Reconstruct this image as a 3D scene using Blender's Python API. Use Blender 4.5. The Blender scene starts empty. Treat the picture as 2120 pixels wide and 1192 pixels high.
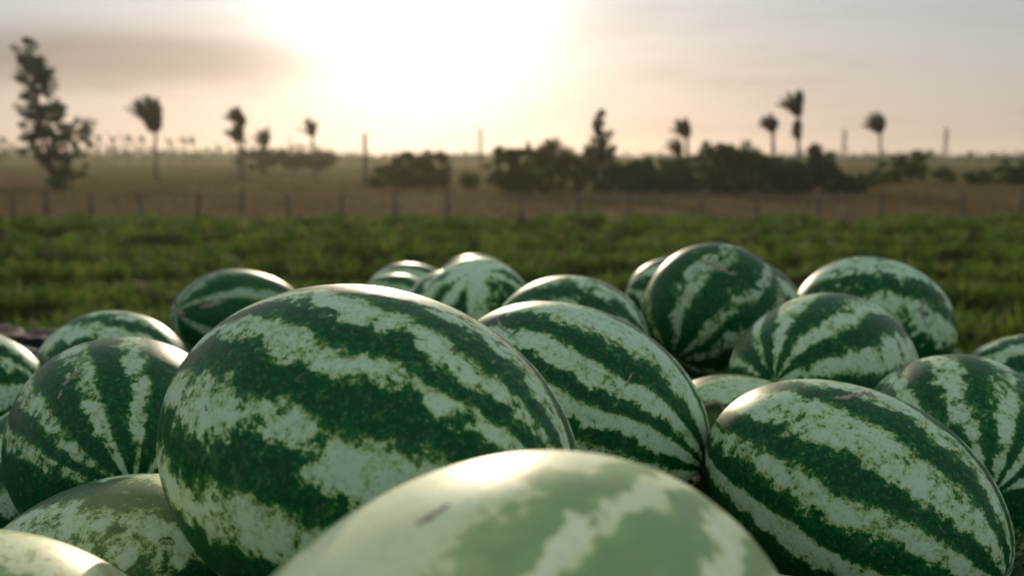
import bpy, bmesh, math, random
import numpy as np
from mathutils import Vector, Matrix
from mathutils.bvhtree import BVHTree

# ------------------------------------------------------------------ camera, sky, sun, exposure
S = bpy.context.scene
COL = S.collection
FPX, PCX, PCY, HOR = 2061.0, 1060.0, 596.0, 322.0      # focal length and centre in photograph pixels
CAMZ = 2.2
PITCH = math.atan((PCY - HOR) / FPX)
cam_d = bpy.data.cameras.new('camera')
cam = bpy.data.objects.new('camera', cam_d); COL.objects.link(cam)
cam.location = (0, 0, CAMZ); cam.rotation_euler = (math.pi / 2 - PITCH, 0, 0)
cam_d.sensor_width = 36.0; cam_d.lens = 36.0 * FPX / 2120.0
cam_d.clip_start = 0.02; cam_d.clip_end = 6000
cam_d.dof.use_dof = True; cam_d.dof.focus_distance = 0.86; cam_d.dof.aperture_fstop = 5.2
S.camera = cam
S.render.resolution_x, S.render.resolution_y = 1024, 575

SUN_AZ = math.radians(-5.2)      # left of straight ahead (+Y)
SUN_EL = math.radians(10.4)
SUN = Vector((math.sin(SUN_AZ) * math.cos(SUN_EL), math.cos(SUN_AZ) * math.cos(SUN_EL), math.sin(SUN_EL)))

world = bpy.data.worlds.new('World'); S.world = world; world.use_nodes = True
nt = world.node_tree; nt.nodes.clear()
def N(tree, typ, **kw):
    n = tree.nodes.new(typ)
    for k, v in kw.items(): setattr(n, k, v)
    return n
def mathn(tree, op, a, b=None, c=None, clamp=False):
    n = tree.nodes.new('ShaderNodeMath'); n.operation = op; n.use_clamp = clamp
    for i, v in enumerate((a, b, c)):
        if v is None: continue
        if isinstance(v, (int, float)): n.inputs[i].default_value = v
        else: tree.links.new(v, n.inputs[i])
    return n.outputs[0]
def mixc(tree, fac, a, b, blend='MIX'):
    n = tree.nodes.new('ShaderNodeMix'); n.data_type = 'RGBA'; n.blend_type = blend
    n.clamp_factor = True
    for s, v in ((n.inputs[0], fac), (n.inputs[6], a), (n.inputs[7], b)):
        if isinstance(v, (int, float)): s.default_value = v
        elif isinstance(v, tuple): s.default_value = (*v[:3], 1)
        else: tree.links.new(v, s)
    return n.outputs[2]
def smooth(tree, v, lo, hi, a=0.0, b=1.0):
    n = tree.nodes.new('ShaderNodeMapRange'); n.interpolation_type = 'SMOOTHSTEP'
    tree.links.new(v, n.inputs[0])
    for i, q in enumerate((lo, hi, a, b)): n.inputs[i + 1].default_value = q
    return n.outputs[0]
def noise(tree, vec, scale, detail=4, rough=.55, lac=2.0):
    n = tree.nodes.new('ShaderNodeTexNoise'); n.inputs['Scale'].default_value = scale
    n.inputs['Detail'].default_value = detail; n.inputs['Roughness'].default_value = rough
    n.inputs['Lacunarity'].default_value = lac
    if vec is not None: tree.links.new(vec, n.inputs['Vector'])
    return n.outputs[0]

sky = N(nt, 'ShaderNodeTexSky', sky_type='NISHITA', sun_disc=False)
sky.sun_elevation = SUN_EL; sky.sun_rotation = SUN_AZ
sky.air_density = 1.0; sky.dust_density = 2.0; sky.ozone_density = 1.0; sky.altitude = 50
tc = N(nt, 'ShaderNodeTexCoord')
sep = N(nt, 'ShaderNodeSeparateXYZ'); nt.links.new(tc.outputs['Generated'], sep.inputs[0])
dot = N(nt, 'ShaderNodeVectorMath', operation='DOT_PRODUCT')
nt.links.new(tc.outputs['Generated'], dot.inputs[0]); dot.inputs[1].default_value = SUN
ang = mathn(nt, 'MULTIPLY', mathn(nt, 'ARCCOSINE', mathn(nt, 'MINIMUM', dot.outputs['Value'], 0.99999)), 57.2958)
# hazy veil over the whole sky: cool grey overhead, warm towards the horizon round the sun
elev = mathn(nt, 'MAXIMUM', sep.outputs[2], 0.0)
low = smooth(nt, elev, 0.0, 0.22, 1.0, 0.0)
near = mathn(nt, 'EXPONENT', mathn(nt, 'MULTIPLY', ang, -1 / 15.0))
horizon = mixc(nt, near, (0.54, 0.50, 0.44), (.90, 0.56, 0.36))
upper = mixc(nt, smooth(nt, elev, 0.2, 0.9), (0.485, 0.55, 0.59), (0.42, 0.51, 0.53))
veil = mixc(nt, low, upper, horizon)
veil = mixc(nt, smooth(nt, ang, 55, 130), veil, (0.47, 0.56, 0.56))
# thin streaks of cloud
mp = N(nt, 'ShaderNodeMapping'); mp.inputs['Scale'].default_value = (2.2, 2.2, 15.0)
mp.inputs['Location'].default_value = (1.3, .2, 3.12)
nt.links.new(tc.outputs['Generated'], mp.inputs[0])
cl = noise(nt, mp.outputs[0], 1.6, 5, .5)
cmask = smooth(nt, cl, .44, .70)
veil = mixc(nt, cmask, veil, (0.84, 0.80, 0.78), 'MULTIPLY')
gl1 = mathn(nt, 'MULTIPLY', mathn(nt, 'EXPONENT', mathn(nt, 'MULTIPLY', ang, -1 / 7.2)), 1.42)
g2 = mathn(nt, 'MULTIPLY', ang, 1 / 5.15)
gl2 = mathn(nt, 'MULTIPLY', mathn(nt, 'EXPONENT', mathn(nt, 'MULTIPLY', mathn(nt, 'MULTIPLY', g2, g2), -1.0)), 2.0)
glow = mathn(nt, 'ADD', gl1, gl2)
gcol = N(nt, 'ShaderNodeVectorMath', operation='SCALE'); gcol.inputs[0].default_value = (1.0, 0.965, 0.94)
nt.links.new(glow, gcol.inputs['Scale'])
vadd = N(nt, 'ShaderNodeVectorMath', operation='ADD')
nt.links.new(veil, vadd.inputs[0]); nt.links.new(gcol.outputs[0], vadd.inputs[1])
azd = mathn(nt, 'MULTIPLY', mathn(nt, 'ARCTAN2', sep.outputs[0], sep.outputs[1]), 57.2958)
eld = mathn(nt, 'MULTIPLY', mathn(nt, 'ARCSINE', sep.outputs[2]), 57.2958)
wob = mathn(nt, 'MULTIPLY', mathn(nt, 'SUBTRACT', cl, .5), 3.0)
ca = mathn(nt, 'DIVIDE', mathn(nt, 'ADD', azd, 21.0), 13.0); ce = mathn(nt, 'DIVIDE', mathn(nt, 'ADD', mathn(nt, 'SUBTRACT', eld, 5.0), wob), 2.1)
cd = mathn(nt, 'SQRT', mathn(nt, 'ADD', mathn(nt, 'MULTIPLY', ca, ca), mathn(nt, 'MULTIPLY', ce, ce)))
bank = mixc(nt, smooth(nt, cd, .3, 1.15, .9, 0.0), vadd.outputs[0], (.54, .51, .50), 'MULTIPLY')
vs = N(nt, 'ShaderNodeVectorMath', operation='SCALE'); vs.inputs['Scale'].default_value = 9.0
nt.links.new(bank, vs.inputs[0])
tot = N(nt, 'ShaderNodeVectorMath', operation='ADD')
nsc = N(nt, 'ShaderNodeVectorMath', operation='SCALE'); nsc.inputs['Scale'].default_value = 0.04
nt.links.new(sky.outputs[0], nsc.inputs[0])
nt.links.new(nsc.outputs[0], tot.inputs[0]); nt.links.new(vs.outputs[0], tot.inputs[1])
bg = N(nt, 'ShaderNodeBackground'); bg.inputs['Strength'].default_value = 0.1
nt.links.new(tot.outputs[0], bg.inputs['Color'])
wo = N(nt, 'ShaderNodeOutputWorld'); nt.links.new(bg.outputs[0], wo.inputs['Surface'])

sun_d = bpy.data.lights.new('sun', 'SUN'); sun_d.energy = 3.1; sun_d.angle = math.radians(0.6)
sun_d.color = (1.0, 0.80, 0.55)
sun = bpy.data.objects.new('sun', sun_d); COL.objects.link(sun)
sun.rotation_euler = (-SUN).to_track_quat('-Z', 'Y').to_euler(); sun.location = (0, 0, 30)

vw = S.view_settings
vw.view_transform = 'Standard'; vw.look = 'None'; vw.exposure = 0.0; vw.gamma = 1.0; vw.use_curve_mapping = False

# ------------------------------------------------------------------ helpers
rng = np.random.default_rng(11)
random.seed(11)
CPI, SPI = math.cos(PITCH), math.sin(PITCH)
def ray(px, py):
    x, y = (px - PCX) / FPX, (PCY - py) / FPX
    return Vector((x, CPI + y * SPI, y * CPI - SPI))
def ground_at(px, py):
    """the point of the field that this pixel of the photograph looks at"""
    d = ray(px, py); t = CAMZ / -d.z
    return Vector((d.x * t, d.y * t, 0))
def at(px, py, Y):
    d = ray(px, py); t = Y / d.y
    return Vector((d.x * t, Y, CAMZ + d.z * t))

def mesh_obj(name, verts, faces, mat=None, parent=None, smooth_=False, cols=None):
    me = bpy.data.meshes.new(name)
    if isinstance(verts, np.ndarray) and isinstance(faces, np.ndarray):
        nv, nf, k = len(verts), len(faces), faces.shape[1]
        me.vertices.add(nv); me.vertices.foreach_set('co', verts.astype(np.float32).ravel())
        me.loops.add(nf * k); me.loops.foreach_set('vertex_index', faces.astype(np.int32).ravel())
        me.polygons.add(nf)
        me.polygons.foreach_set('loop_start', np.arange(0, nf * k, k, dtype=np.int32))
        me.polygons.foreach_set('loop_total', np.full(nf, k, dtype=np.int32))
        me.update(calc_edges=True)
    else:
        me.from_pydata([tuple(v) for v in verts], [], [tuple(f) for f in faces]); me.update()
    if cols is not None:
        at_ = me.color_attributes.new('tint', 'FLOAT_COLOR', 'POINT')
        at_.data.foreach_set('color', np.asarray(cols, np.float32).ravel())
    if smooth_:
        me.polygons.foreach_set('use_smooth', np.ones(len(me.polygons), bool))
    if mat: me.materials.append(mat)
    o = bpy.data.objects.new(name, me); COL.objects.link(o)
    if parent: o.parent = parent
    return o
def empty(name, loc=(0, 0, 0), rz=0.0):
    o = bpy.data.objects.new(name, None); COL.objects.link(o)
    o.location = loc; o.rotation_euler = (0, 0, rz); o.empty_display_size = .1
    return o
def tag(o, label=None, cat=None, group=None, kind=None):
    if label: o['label'] = label
    if cat: o['category'] = cat
    if group: o['group'] = group
    if kind: o['kind'] = kind
    return o

class MB:
    """collects boxes and tubes into one mesh"""
    def __init__(s): s.v = []; s.f = []
    def box(s, c, size, rot=None):
        k = len(s.v)
        for z in (-.5, .5):
            for x, y in ((-.5, -.5), (.5, -.5), (.5, .5), (-.5, .5)):
                p = Vector((x * size[0], y * size[1], z * size[2]))
                if rot: p = rot @ p
                s.v.append(p + Vector(c))
        for q in ((0, 3, 2, 1), (4, 5, 6, 7), (0, 1, 5, 4), (1, 2, 6, 5), (2, 3, 7, 6), (3, 0, 4, 7)):
            s.f.append([k + i for i in q])
        return s
    def tube(s, pts, radii, n=8, caps=True):
        pts = [Vector(p) for p in pts]; k = len(s.v)
        for i, p in enumerate(pts):
            t = (pts[min(i + 1, len(pts) - 1)] - pts[max(i - 1, 0)]).normalized()
            a = t.orthogonal().normalized() if abs(t.z) < .9 else Vector((1, 0, 0)) - t * t.x
            a.normalize(); b = t.cross(a)
            r = radii[i] if hasattr(radii, '__len__') else radii
            for j in range(n):
                w = 2 * math.pi * j / n
                s.v.append(p + a * (r * math.cos(w)) + b * (r * math.sin(w)))
        for i in range(len(pts) - 1):
            for j in range(n):
                s.f.append([k + i * n + j, k + i * n + (j + 1) % n, k + (i + 1) * n + (j + 1) % n, k + (i + 1) * n + j])
        if caps:
            s.f.append([k + j for j in range(n)][::-1])
            s.f.append([k + (len(pts) - 1) * n + j for j in range(n)])
        return s
    def build(s, name, mat, parent=None, smooth_=False):
        return mesh_obj(name, s.v, s.f, mat, parent, smooth_)

# ------------------------------------------------------------------ materials
def new_mat(name):
    m = bpy.data.materials.new(name); m.use_nodes = True
    t = m.node_tree; t.nodes.clear()
    out = N(t, 'ShaderNodeOutputMaterial')
    return m, t, out
def plain(name, c1, c2, scale=6.0, rough=.8, spec=.3, bump=0.0, metal=0.0):
    m, t, out = new_mat(name)
    co = N(t, 'ShaderNodeTexCoord')
    n = noise(t, co.outputs['Object'], scale, 5, .6)
    c = mixc(t, smooth(t, n, .3, .7), c1, c2)
    p = N(t, 'ShaderNodeBsdfPrincipled')
    t.links.new(c, p.inputs['Base Color']); p.inputs['Roughness'].default_value = rough
    p.inputs['Specular IOR Level'].default_value = spec; p.inputs['Metallic'].default_value = metal
    if bump:
        b = N(t, 'ShaderNodeBump'); b.inputs['Strength'].default_value = bump; b.inputs['Distance'].default_value = .02
        t.links.new(noise(t, co.outputs['Object'], scale * 4, 5, .6), b.inputs['Height']); t.links.new(b.outputs[0], p.inputs['Normal'])
    t.links.new(p.outputs[0], out.inputs[0])
    return m
def leafy(name, translucent=.35, rough=.6, spec=.3, tint=(1.0, 1.0, .7)):
    """leaf material; the blade's own colour comes from its vertex tint"""
    m, t, out = new_mat(name)
    a = N(t, 'ShaderNodeAttribute', attribute_name='tint')
    p = N(t, 'ShaderNodeBsdfPrincipled'); t.links.new(a.outputs['Color'], p.inputs['Base Color'])
    p.inputs['Roughness'].default_value = rough; p.inputs['Specular IOR Level'].default_value = spec
    tr = N(t, 'ShaderNodeBsdfTranslucent')
    t.links.new(mixc(t, 1.0, a.outputs['Color'], tuple(1.35 * q for q in tint), 'MULTIPLY'), tr.inputs[0])
    mx = N(t, 'ShaderNodeMixShader'); mx.inputs[0].default_value = translucent
    t.links.new(p.outputs[0], mx.inputs[1]); t.links.new(tr.outputs[0], mx.inputs[2])
    t.links.new(mx.outputs[0], out.inputs[0])
    return m
M_GRASS = leafy('grass_leaf', .55, .6, .10)
M_DRY = leafy('dry_grass_leaf', .35, .9, .0, (1, .95, .8))
M_LEAF = leafy('tree_leaf', .28, .6, .08, (.75, 1.0, .6))
M_BARK = plain('bark', (.06, .045, .03), (.13, .10, .075), 9, .9, .2, .4)
M_POST = plain('weathered_post', (.06, .05, .044), (.12, .10, .09), 14, .9, .2, .4)
M_WIRE = plain('fence_wire', (.12, .11, .10), (.2, .17, .14), 40, .5, .5, 0, .8)
M_SOIL = None

# ------------------------------------------------------------------ ground
def ground_material():
    m, t, out = new_mat('field_ground')
    g = N(t, 'ShaderNodeNewGeometry'); pos = g.outputs['Position']
    s = N(t, 'ShaderNodeSeparateXYZ'); t.links.new(pos, s.inputs[0])
    nb = noise(t, pos, .12, 5, .6); nm = noise(t, pos, .7, 6, .65); nf = noise(t, pos, 9, 5, .6)
    yw = mathn(t, 'ADD', s.outputs[1], mathn(t, 'MULTIPLY', mathn(t, 'SUBTRACT', nm, .5), 2.5))
    green = mixc(t, smooth(t, nm, .35, .65), (.010, .018, .005), (.022, .034, .009))
    green = mixc(t, smooth(t, nf, .55, .75), green, (.030, .026, .014))
    brown = mixc(t, smooth(t, nm, .3, .7), (.105, .076, .050), (.17, .128, .088))
    brown = mixc(t, smooth(t, nb, .48, .62), brown, (.075, .072, .030))
    olive = mixc(t, smooth(t, nm, .3, .7), (.105, .094, .042), (.17, .145, .072))
    olive = mixc(t, smooth(t, nb, .45, .6), olive, (.075, .085, .034))
    c = mixc(t, smooth(t, yw, 33.2, 34.4), green, brown)
    c = mixc(t, smooth(t, yw, 52, 70), c, olive)
    p = N(t, 'ShaderNodeBsdfPrincipled'); t.links.new(c, p.inputs['Base Color'])
    p.inputs['Roughness'].default_value = 1.0; p.inputs['Specular IOR Level'].default_value = 0.0
    b = N(t, 'ShaderNodeBump'); b.inputs['Strength'].default_value = .6; b.inputs['Distance'].default_value = .06
    t.links.new(nf, b.inputs['Height']); t.links.new(b.outputs[0], p.inputs['Normal'])
    t.links.new(p.outputs[0], out.inputs[0])
    return m
xs = np.concatenate([-np.geomspace(2600, 42, 22), np.linspace(-40, 40, 81), np.geomspace(42, 2600, 22)])
ys = np.concatenate([-np.geomspace(900, 6, 14), np.linspace(-5, 74, 80), np.geomspace(76, 2600, 30)])
def hfield(x, y):
    near = np.clip((80 - np.abs(y)) / 30, 0, 1) * np.clip((y - 3.5) / 3, 0, 1)
    rows = .05 * np.sin(y * 2 * math.pi / 1.9 + .35 * np.sin(x * .35) + .06 * x)
    scrub = .09 * np.sin(x * .41 + 1.7 * np.sin(y * .23)) * np.sin(y * .37 + .8)
    return near * np.where(y < 34, rows, scrub)
gxx, gyy = np.meshgrid(xs, ys)
gv = np.stack([gxx, gyy, hfield(gxx, gyy)], -1).reshape(-1, 3)
nxg = len(xs); ii, jj = np.meshgrid(np.arange(nxg - 1), np.arange(len(ys) - 1)); k0 = (jj * nxg + ii).ravel()
gf = np.stack([k0, k0 + 1, k0 + nxg + 1, k0 + nxg], 1)
tag(mesh_obj('ground', gv, gf, ground_material(), None, True), kind='structure')

# bare sandy track seen at the left beside the tall tree
def sheet(name, outline_px, mat, z):
    pts = [ground_at(*p) for p in outline_px]
    o = mesh_obj(name, [Vector((p.x, p.y, z)) for p in pts], [list(range(len(pts)))], mat)
    return tag(o, kind='structure')
M_SAND = plain('sand', (.12, .080, .048), (.16, .108, .066), .4, 1.0, 0.0)
sheet('sandy_path', [(-420, 393), (-150, 396), (60, 394), (104, 391), (112, 382), (96, 372), (60, 364), (20, 357), (-160, 352), (-420, 350)], M_SAND, .10)

# ------------------------------------------------------------------ grass and scrub (uncountable)
def blades(base, height, width, azim, lean, rng, segs=2):
    """one bent, pointed blade for each base point -> vertices, quads"""
    n = len(base)
    d = np.stack([np.cos(azim), np.sin(azim), np.zeros(n)], 1); side = np.stack([-np.sin(azim), np.cos(azim), np.zeros(n)], 1)
    up = np.array([0, 0, 1.0])
    out = []
    for k in range(segs + 1):
        u = k / segs
        c = base + up * (height * (u - .25 * lean * u * u))[:, None] + d * (height * lean * u * u)[:, None]
        w = width * (1 - u) ** .6 * (.55 + .9 * u) + .0015
        out += [c - side * (w / 2)[:, None], c + side * (w / 2)[:, None]]
    v = np.stack(out, 1)
    m = 2 * (segs + 1)
    f = []
    b0 = np.arange(n) * m
    for k in range(segs):
        f.append(np.stack([b0 + 2 * k, b0 + 2 * k + 1, b0 + 2 * k + 3, b0 + 2 * k + 2], 1))
    return v.reshape(-1, 3), np.concatenate(f), m
def tuft_field(name, mat, y0, y1, density, leaves, hmin, hmax, wmin, wmax, palette, rad, row=None, halfw=.60, seed=1):
    r = np.random.default_rng(seed)
    pts = []
    for ya in np.arange(y0, y1, 1.0):
        w = halfw * 2 * (ya + 4); n = r.poisson(density(ya) * w)
        pts.append(np.stack([r.uniform(-w / 2, w / 2, n), r.uniform(ya, ya + 1, n)], 1))
    P = np.concatenate(pts)
    big = (np.sin(P[:, 0] * 1.1 + 2 * np.sin(P[:, 1] * .7)) + np.sin(P[:, 1] * 1.9 + 1.3 * np.sin(P[:, 0] * .6)) ) / 2
    if row is not None:
        rv = row(P[:, 0], P[:, 1]); keep = r.random(len(P)) < .12 + .88 * np.clip(rv, 0, 1)
        P, big, rv = P[keep], big[keep], rv[keep]
    else: rv = np.ones(len(P)) * .6
    if row is not None:
        kk = P[:, 1] < y1 - 1.0 + .8 * np.sin(P[:, 0] * 1.3) * np.sin(P[:, 0] * .37 + 1) + r.normal(0, .5, len(P)); P, big, rv = P[kk], big[kk], rv[kk]
    vig = np.clip(.10 + .16 * big + .95 * rv + r.normal(0, .10, len(P)), .04, 1.15)
    nl = np.maximum(3, (leaves * (.6 + .6 * vig)).astype(int))
    idx = np.repeat(np.arange(len(P)), nl); n = len(idx)
    rr = rad * np.sqrt(r.random(n)) * (.6 + .7 * vig[idx]); aa = r.uniform(0, 2 * math.pi, n)
    x = P[idx, 0] + rr * np.cos(aa); y = P[idx, 1] + rr * np.sin(aa)
    base = np.stack([x, y, hfield(x, y) - .01], 1)
    h = (hmin + (hmax - hmin) * vig[idx]) * r.uniform(.5, 1.15, n) * (1 - .35 * (rr / (rad * 1.3)))
    v, f, m = blades(base, h, r.uniform(wmin, wmax, n), aa + r.normal(0, .7, n), r.uniform(.25, 1.1, n), r)
    pal = np.array(palette); mixv = np.clip(r.normal(.5, .22, len(P)), 0, 1)[idx] * (len(pal) - 1.001)
    i0 = mixv.astype(int); fr = (mixv - i0)[:, None]
    c = pal[i0] * (1 - fr) + pal[i0 + 1] * fr
    c = c * r.uniform(.75, 1.25, (n, 1))
    cols = np.concatenate([np.repeat(c, m, 0), np.ones((n * m, 1))], 1)
    return mesh_obj(name, v, f, mat, None, False, cols)
rowf = lambda x, y: np.clip(.46 + .36 * np.sin(y * 1.75 + .8 * np.sin(x * .83 + 2) + .9 * np.sin(x * .31 + y * .21) + .05 * x) + .26 * np.sin(y * 3.9 + 1.1 * np.sin(x * .63) + .4) + .36 * np.sin(x * 1.3 + 1.9 * np.sin(y * .9)) * np.sin(x * .47 + y * .6), 0, 1)
g = tuft_field('field_grass', M_GRASS, 4.0, 35.0, lambda y: 11 if y < 16 else 8, 19, .05, .52, .022, .058,
               [(.022, .056, .009), (.040, .092, .014), (.068, .130, .020), (.105, .155, .028), (.21, .22, .07)], .17, rowf, seed=3)
tag(g, 'low green weeds and grass covering the near field in rows', 'grass', kind='stuff')
g = tuft_field('dry_scrub', M_DRY, 34.4, 92.0, lambda y: 2.2 if y < 60 else 1.0, 11, .10, .38, .03, .07,
               [(.12, .082, .052), (.18, .128, .084), (.14, .118, .058), (.085, .095, .03)], .28, None, seed=4)
tag(g, 'brown dry grass and scrub beyond the wire fence', 'scrub', kind='stuff')

# ------------------------------------------------------------------ foliage builders
def leaves_mesh(name, centres, size, palette, parent, r, shade=None):
    n = len(centres)
    a = r.normal(size=(n, 3)); a /= np.linalg.norm(a, axis=1)[:, None]
    b = np.cross(a, r.normal(size=(n, 3))); b /= np.linalg.norm(b, axis=1)[:, None]
    s = size * r.uniform(.6, 1.3, n)[:, None]
    v = np.stack([centres - a * s, centres - b * s * .45, centres + a * s, centres + b * s * .45], 1).reshape(-1, 3)
    f = np.arange(4 * n).reshape(n, 4)
    pal = np.array(palette); t = r.random(n) * (len(pal) - 1.001); i0 = t.astype(int); fr = (t - i0)[:, None]
    c = (pal[i0] * (1 - fr) + pal[i0 + 1] * fr) * r.uniform(.8, 1.2, (n, 1))
    cols = np.concatenate([np.repeat(c, 4, 0), np.ones((4 * n, 1))], 1)
    return mesh_obj(name, v, f, M_LEAF, parent, False, cols)
def in_poly(x, y, poly):
    c = False; n = len(poly)
    for i in range(n):
        x1, y1 = poly[i]; x2, y2 = poly[i - 1]
        if (y1 > y) != (y2 > y) and x < (x2 - x1) * (y - y1) / (y2 - y1) + x1: c = not c
    return c
GREEN = [(.014, .040, .010), (.024, .064, .014), (.038, .090, .018), (.060, .105, .022)]
OLIVE = [(.032, .058, .010), (.050, .082, .014), (.074, .105, .022)]
DEEP = [(.008, .042, .016), (.014, .066, .024), (.024, .092, .032)]
def tree(name, label, cat, base_px, lobes=None, outline=None, clumps=60, leaves=60, leaf=.12, clump_r=.4, thick=1.2,
         palette=GREEN, trunk_r=.12, seed=1, group=None, limbs=7, top_px=None):
    """a tree or bush standing where base_px meets the ground; its crown fills the given shape at that distance"""
    r = np.random.default_rng(seed)
    g0 = ground_at(*base_px); Y = g0.y
    root = empty(name, (g0.x, g0.y, 0))
    m_px = Y / FPX / CPI
    cent = []
    if outline:
        xs_ = [p[0] for p in outline]; ys_ = [p[1] for p in outline]
        while len(cent) < clumps:
            x, y = r.uniform(min(xs_), max(xs_)), r.uniform(min(ys_), max(ys_))
            if in_poly(x, y, outline): cent.append((x, y))
    else:
        ar = np.array([l[2] * l[3] for l in lobes], float); ar /= ar.sum()
        for _ in range(clumps):
            l = lobes[r.choice(len(lobes), p=ar)]
            w = r.uniform(0, 2 * math.pi); q = math.sqrt(r.random()) * (1.12 if r.random() < .25 else .92)
            cent.append((l[0] + l[2] * q * math.cos(w), l[1] + l[3] * q * math.sin(w)))
    C3 = []
    for x, y in cent:
        p = at(x, y, Y); C3.append((p.x - g0.x, r.normal(0, .5) * thick, max(p.z, .12)))
    C3 = np.array(C3)
    # trunk and limbs
    h = C3[:, 2].max()
    mid = C3[np.abs(C3[:, 2] - h * .5).argsort()[:6]].mean(0); topc = C3[C3[:, 2].argmax()]
    mb = MB()
    spine = [Vector((0, 0, -.1)), Vector((mid[0] * .3, 0, h * .2)), Vector((mid[0] * .8, mid[1] * .3, h * .5)), Vector((topc[0] * .9, topc[1] * .3, h * .93))]
    mb.tube(spine, [trunk_r * 1.25, trunk_r, trunk_r * .65, trunk_r * .15], 7)
    for q in r.choice(len(C3), min(limbs, len(C3)), replace=False):
        e = Vector(C3[q]); z0 = max(.1, e.z * r.uniform(.35, .7)); u = z0 / h
        k = min(2, int(u * 3.2)); s0 = spine[k].lerp(spine[k + 1], .5)
        mb.tube([s0, s0.lerp(e, .5) + Vector((0, 0, -.05 * h)), e], [trunk_r * .45, trunk_r * .28, trunk_r * .08], 5)
    mb.build('trunk', M_BARK, root, True)
    cnt = r.integers(int(leaves * .6), int(leaves * 1.4), len(C3)); idx = np.repeat(np.arange(len(C3)), cnt)
    off = r.normal(size=(len(idx), 3)); off /= np.linalg.norm(off, axis=1)[:, None]
    rad = clump_r * r.uniform(.45, 1.45, len(C3))[idx] * r.random(len(idx)) ** .45
    P = C3[idx] + off * rad[:, None] * np.array([1, 1, .8])
    P[:, 2] = np.maximum(P[:, 2], .03)
    leaves_mesh('crown', P, leaf, palette, root, r)
    tag(root, label, cat, group)
    return root

# ------------------------------------------------------------------ the wire fence along the far edge of the grass
FY = ground_at(1060, 457).y
fence = empty('wire_fence', (0, FY, 0))
post_px = [-95, 25, 95, 190, 295, 410, 500, 600, 705, 820, 928, 1078, 1197, 1300, 1450, 1570, 1695, 1820, 1990, 2110, 2230]
px_x = []
for i, px in enumerate(post_px):
    X = at(px, 457, FY).x; px_x.append(X); r = random.Random(i)
    hgt = r.uniform(.88, 1.12); lx = r.uniform(-.13, .13)
    mb = MB().tube([(X, 0, -.2), (X + lx * .4, 0, hgt * .4), (X + lx, r.uniform(-.03, .03), hgt)], [.065, .058, .05 + r.uniform(0, .012)], 7)
    mb.build('post', M_POST, fence, True)
for k, z in enumerate((.28, .52, .76, .95)):
    pts = []
    for a, b in zip(px_x[:-1], px_x[1:]):
        pts += [(a, -.07, z), ((a + b) / 2, -.07, z - .03)]
    pts.append((px_x[-1], -.07, z))
    MB().tube(pts, .004, 4).build('wire', M_WIRE, fence)
tag(fence, 'low wire fence on weathered wooden posts along the edge of the green grass', 'fence')

# ------------------------------------------------------------------ trees and bushes
tree('tall_tree', 'tall narrow dark tree with a gappy leaning crown at the far left', 'tree', (118, 393),
     outline=[(45, 72), (60, 74), (68, 112), (96, 134), (112, 180), (122, 212), (146, 234), (168, 240), (184, 268), (180, 306), (164, 300), (150, 282),
              (160, 318), (172, 330), (162, 352), (142, 374), (128, 390), (112, 388), (96, 356), (62, 318), (44, 292), (40, 252), (50, 226), (44, 204), (42, 176), (40, 146), (38, 112)],
     clumps=190, leaves=70, leaf=.12, clump_r=.36, thick=1.5, palette=DEEP, trunk_r=.16, seed=21, limbs=16)
tree('conical_tree', 'slender pointed tree rising above the bushes right of centre', 'tree', (1240, 399),
     outline=[(1241, 222), (1247, 222), (1252, 252), (1264, 280), (1272, 322), (1270, 366), (1256, 392), (1230, 392), (1216, 360), (1214, 318), (1226, 284), (1236, 250)],
     clumps=90, leaves=60, leaf=.11, clump_r=.34, thick=.9, palette=DEEP, trunk_r=.10, seed=22, limbs=12)
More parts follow.
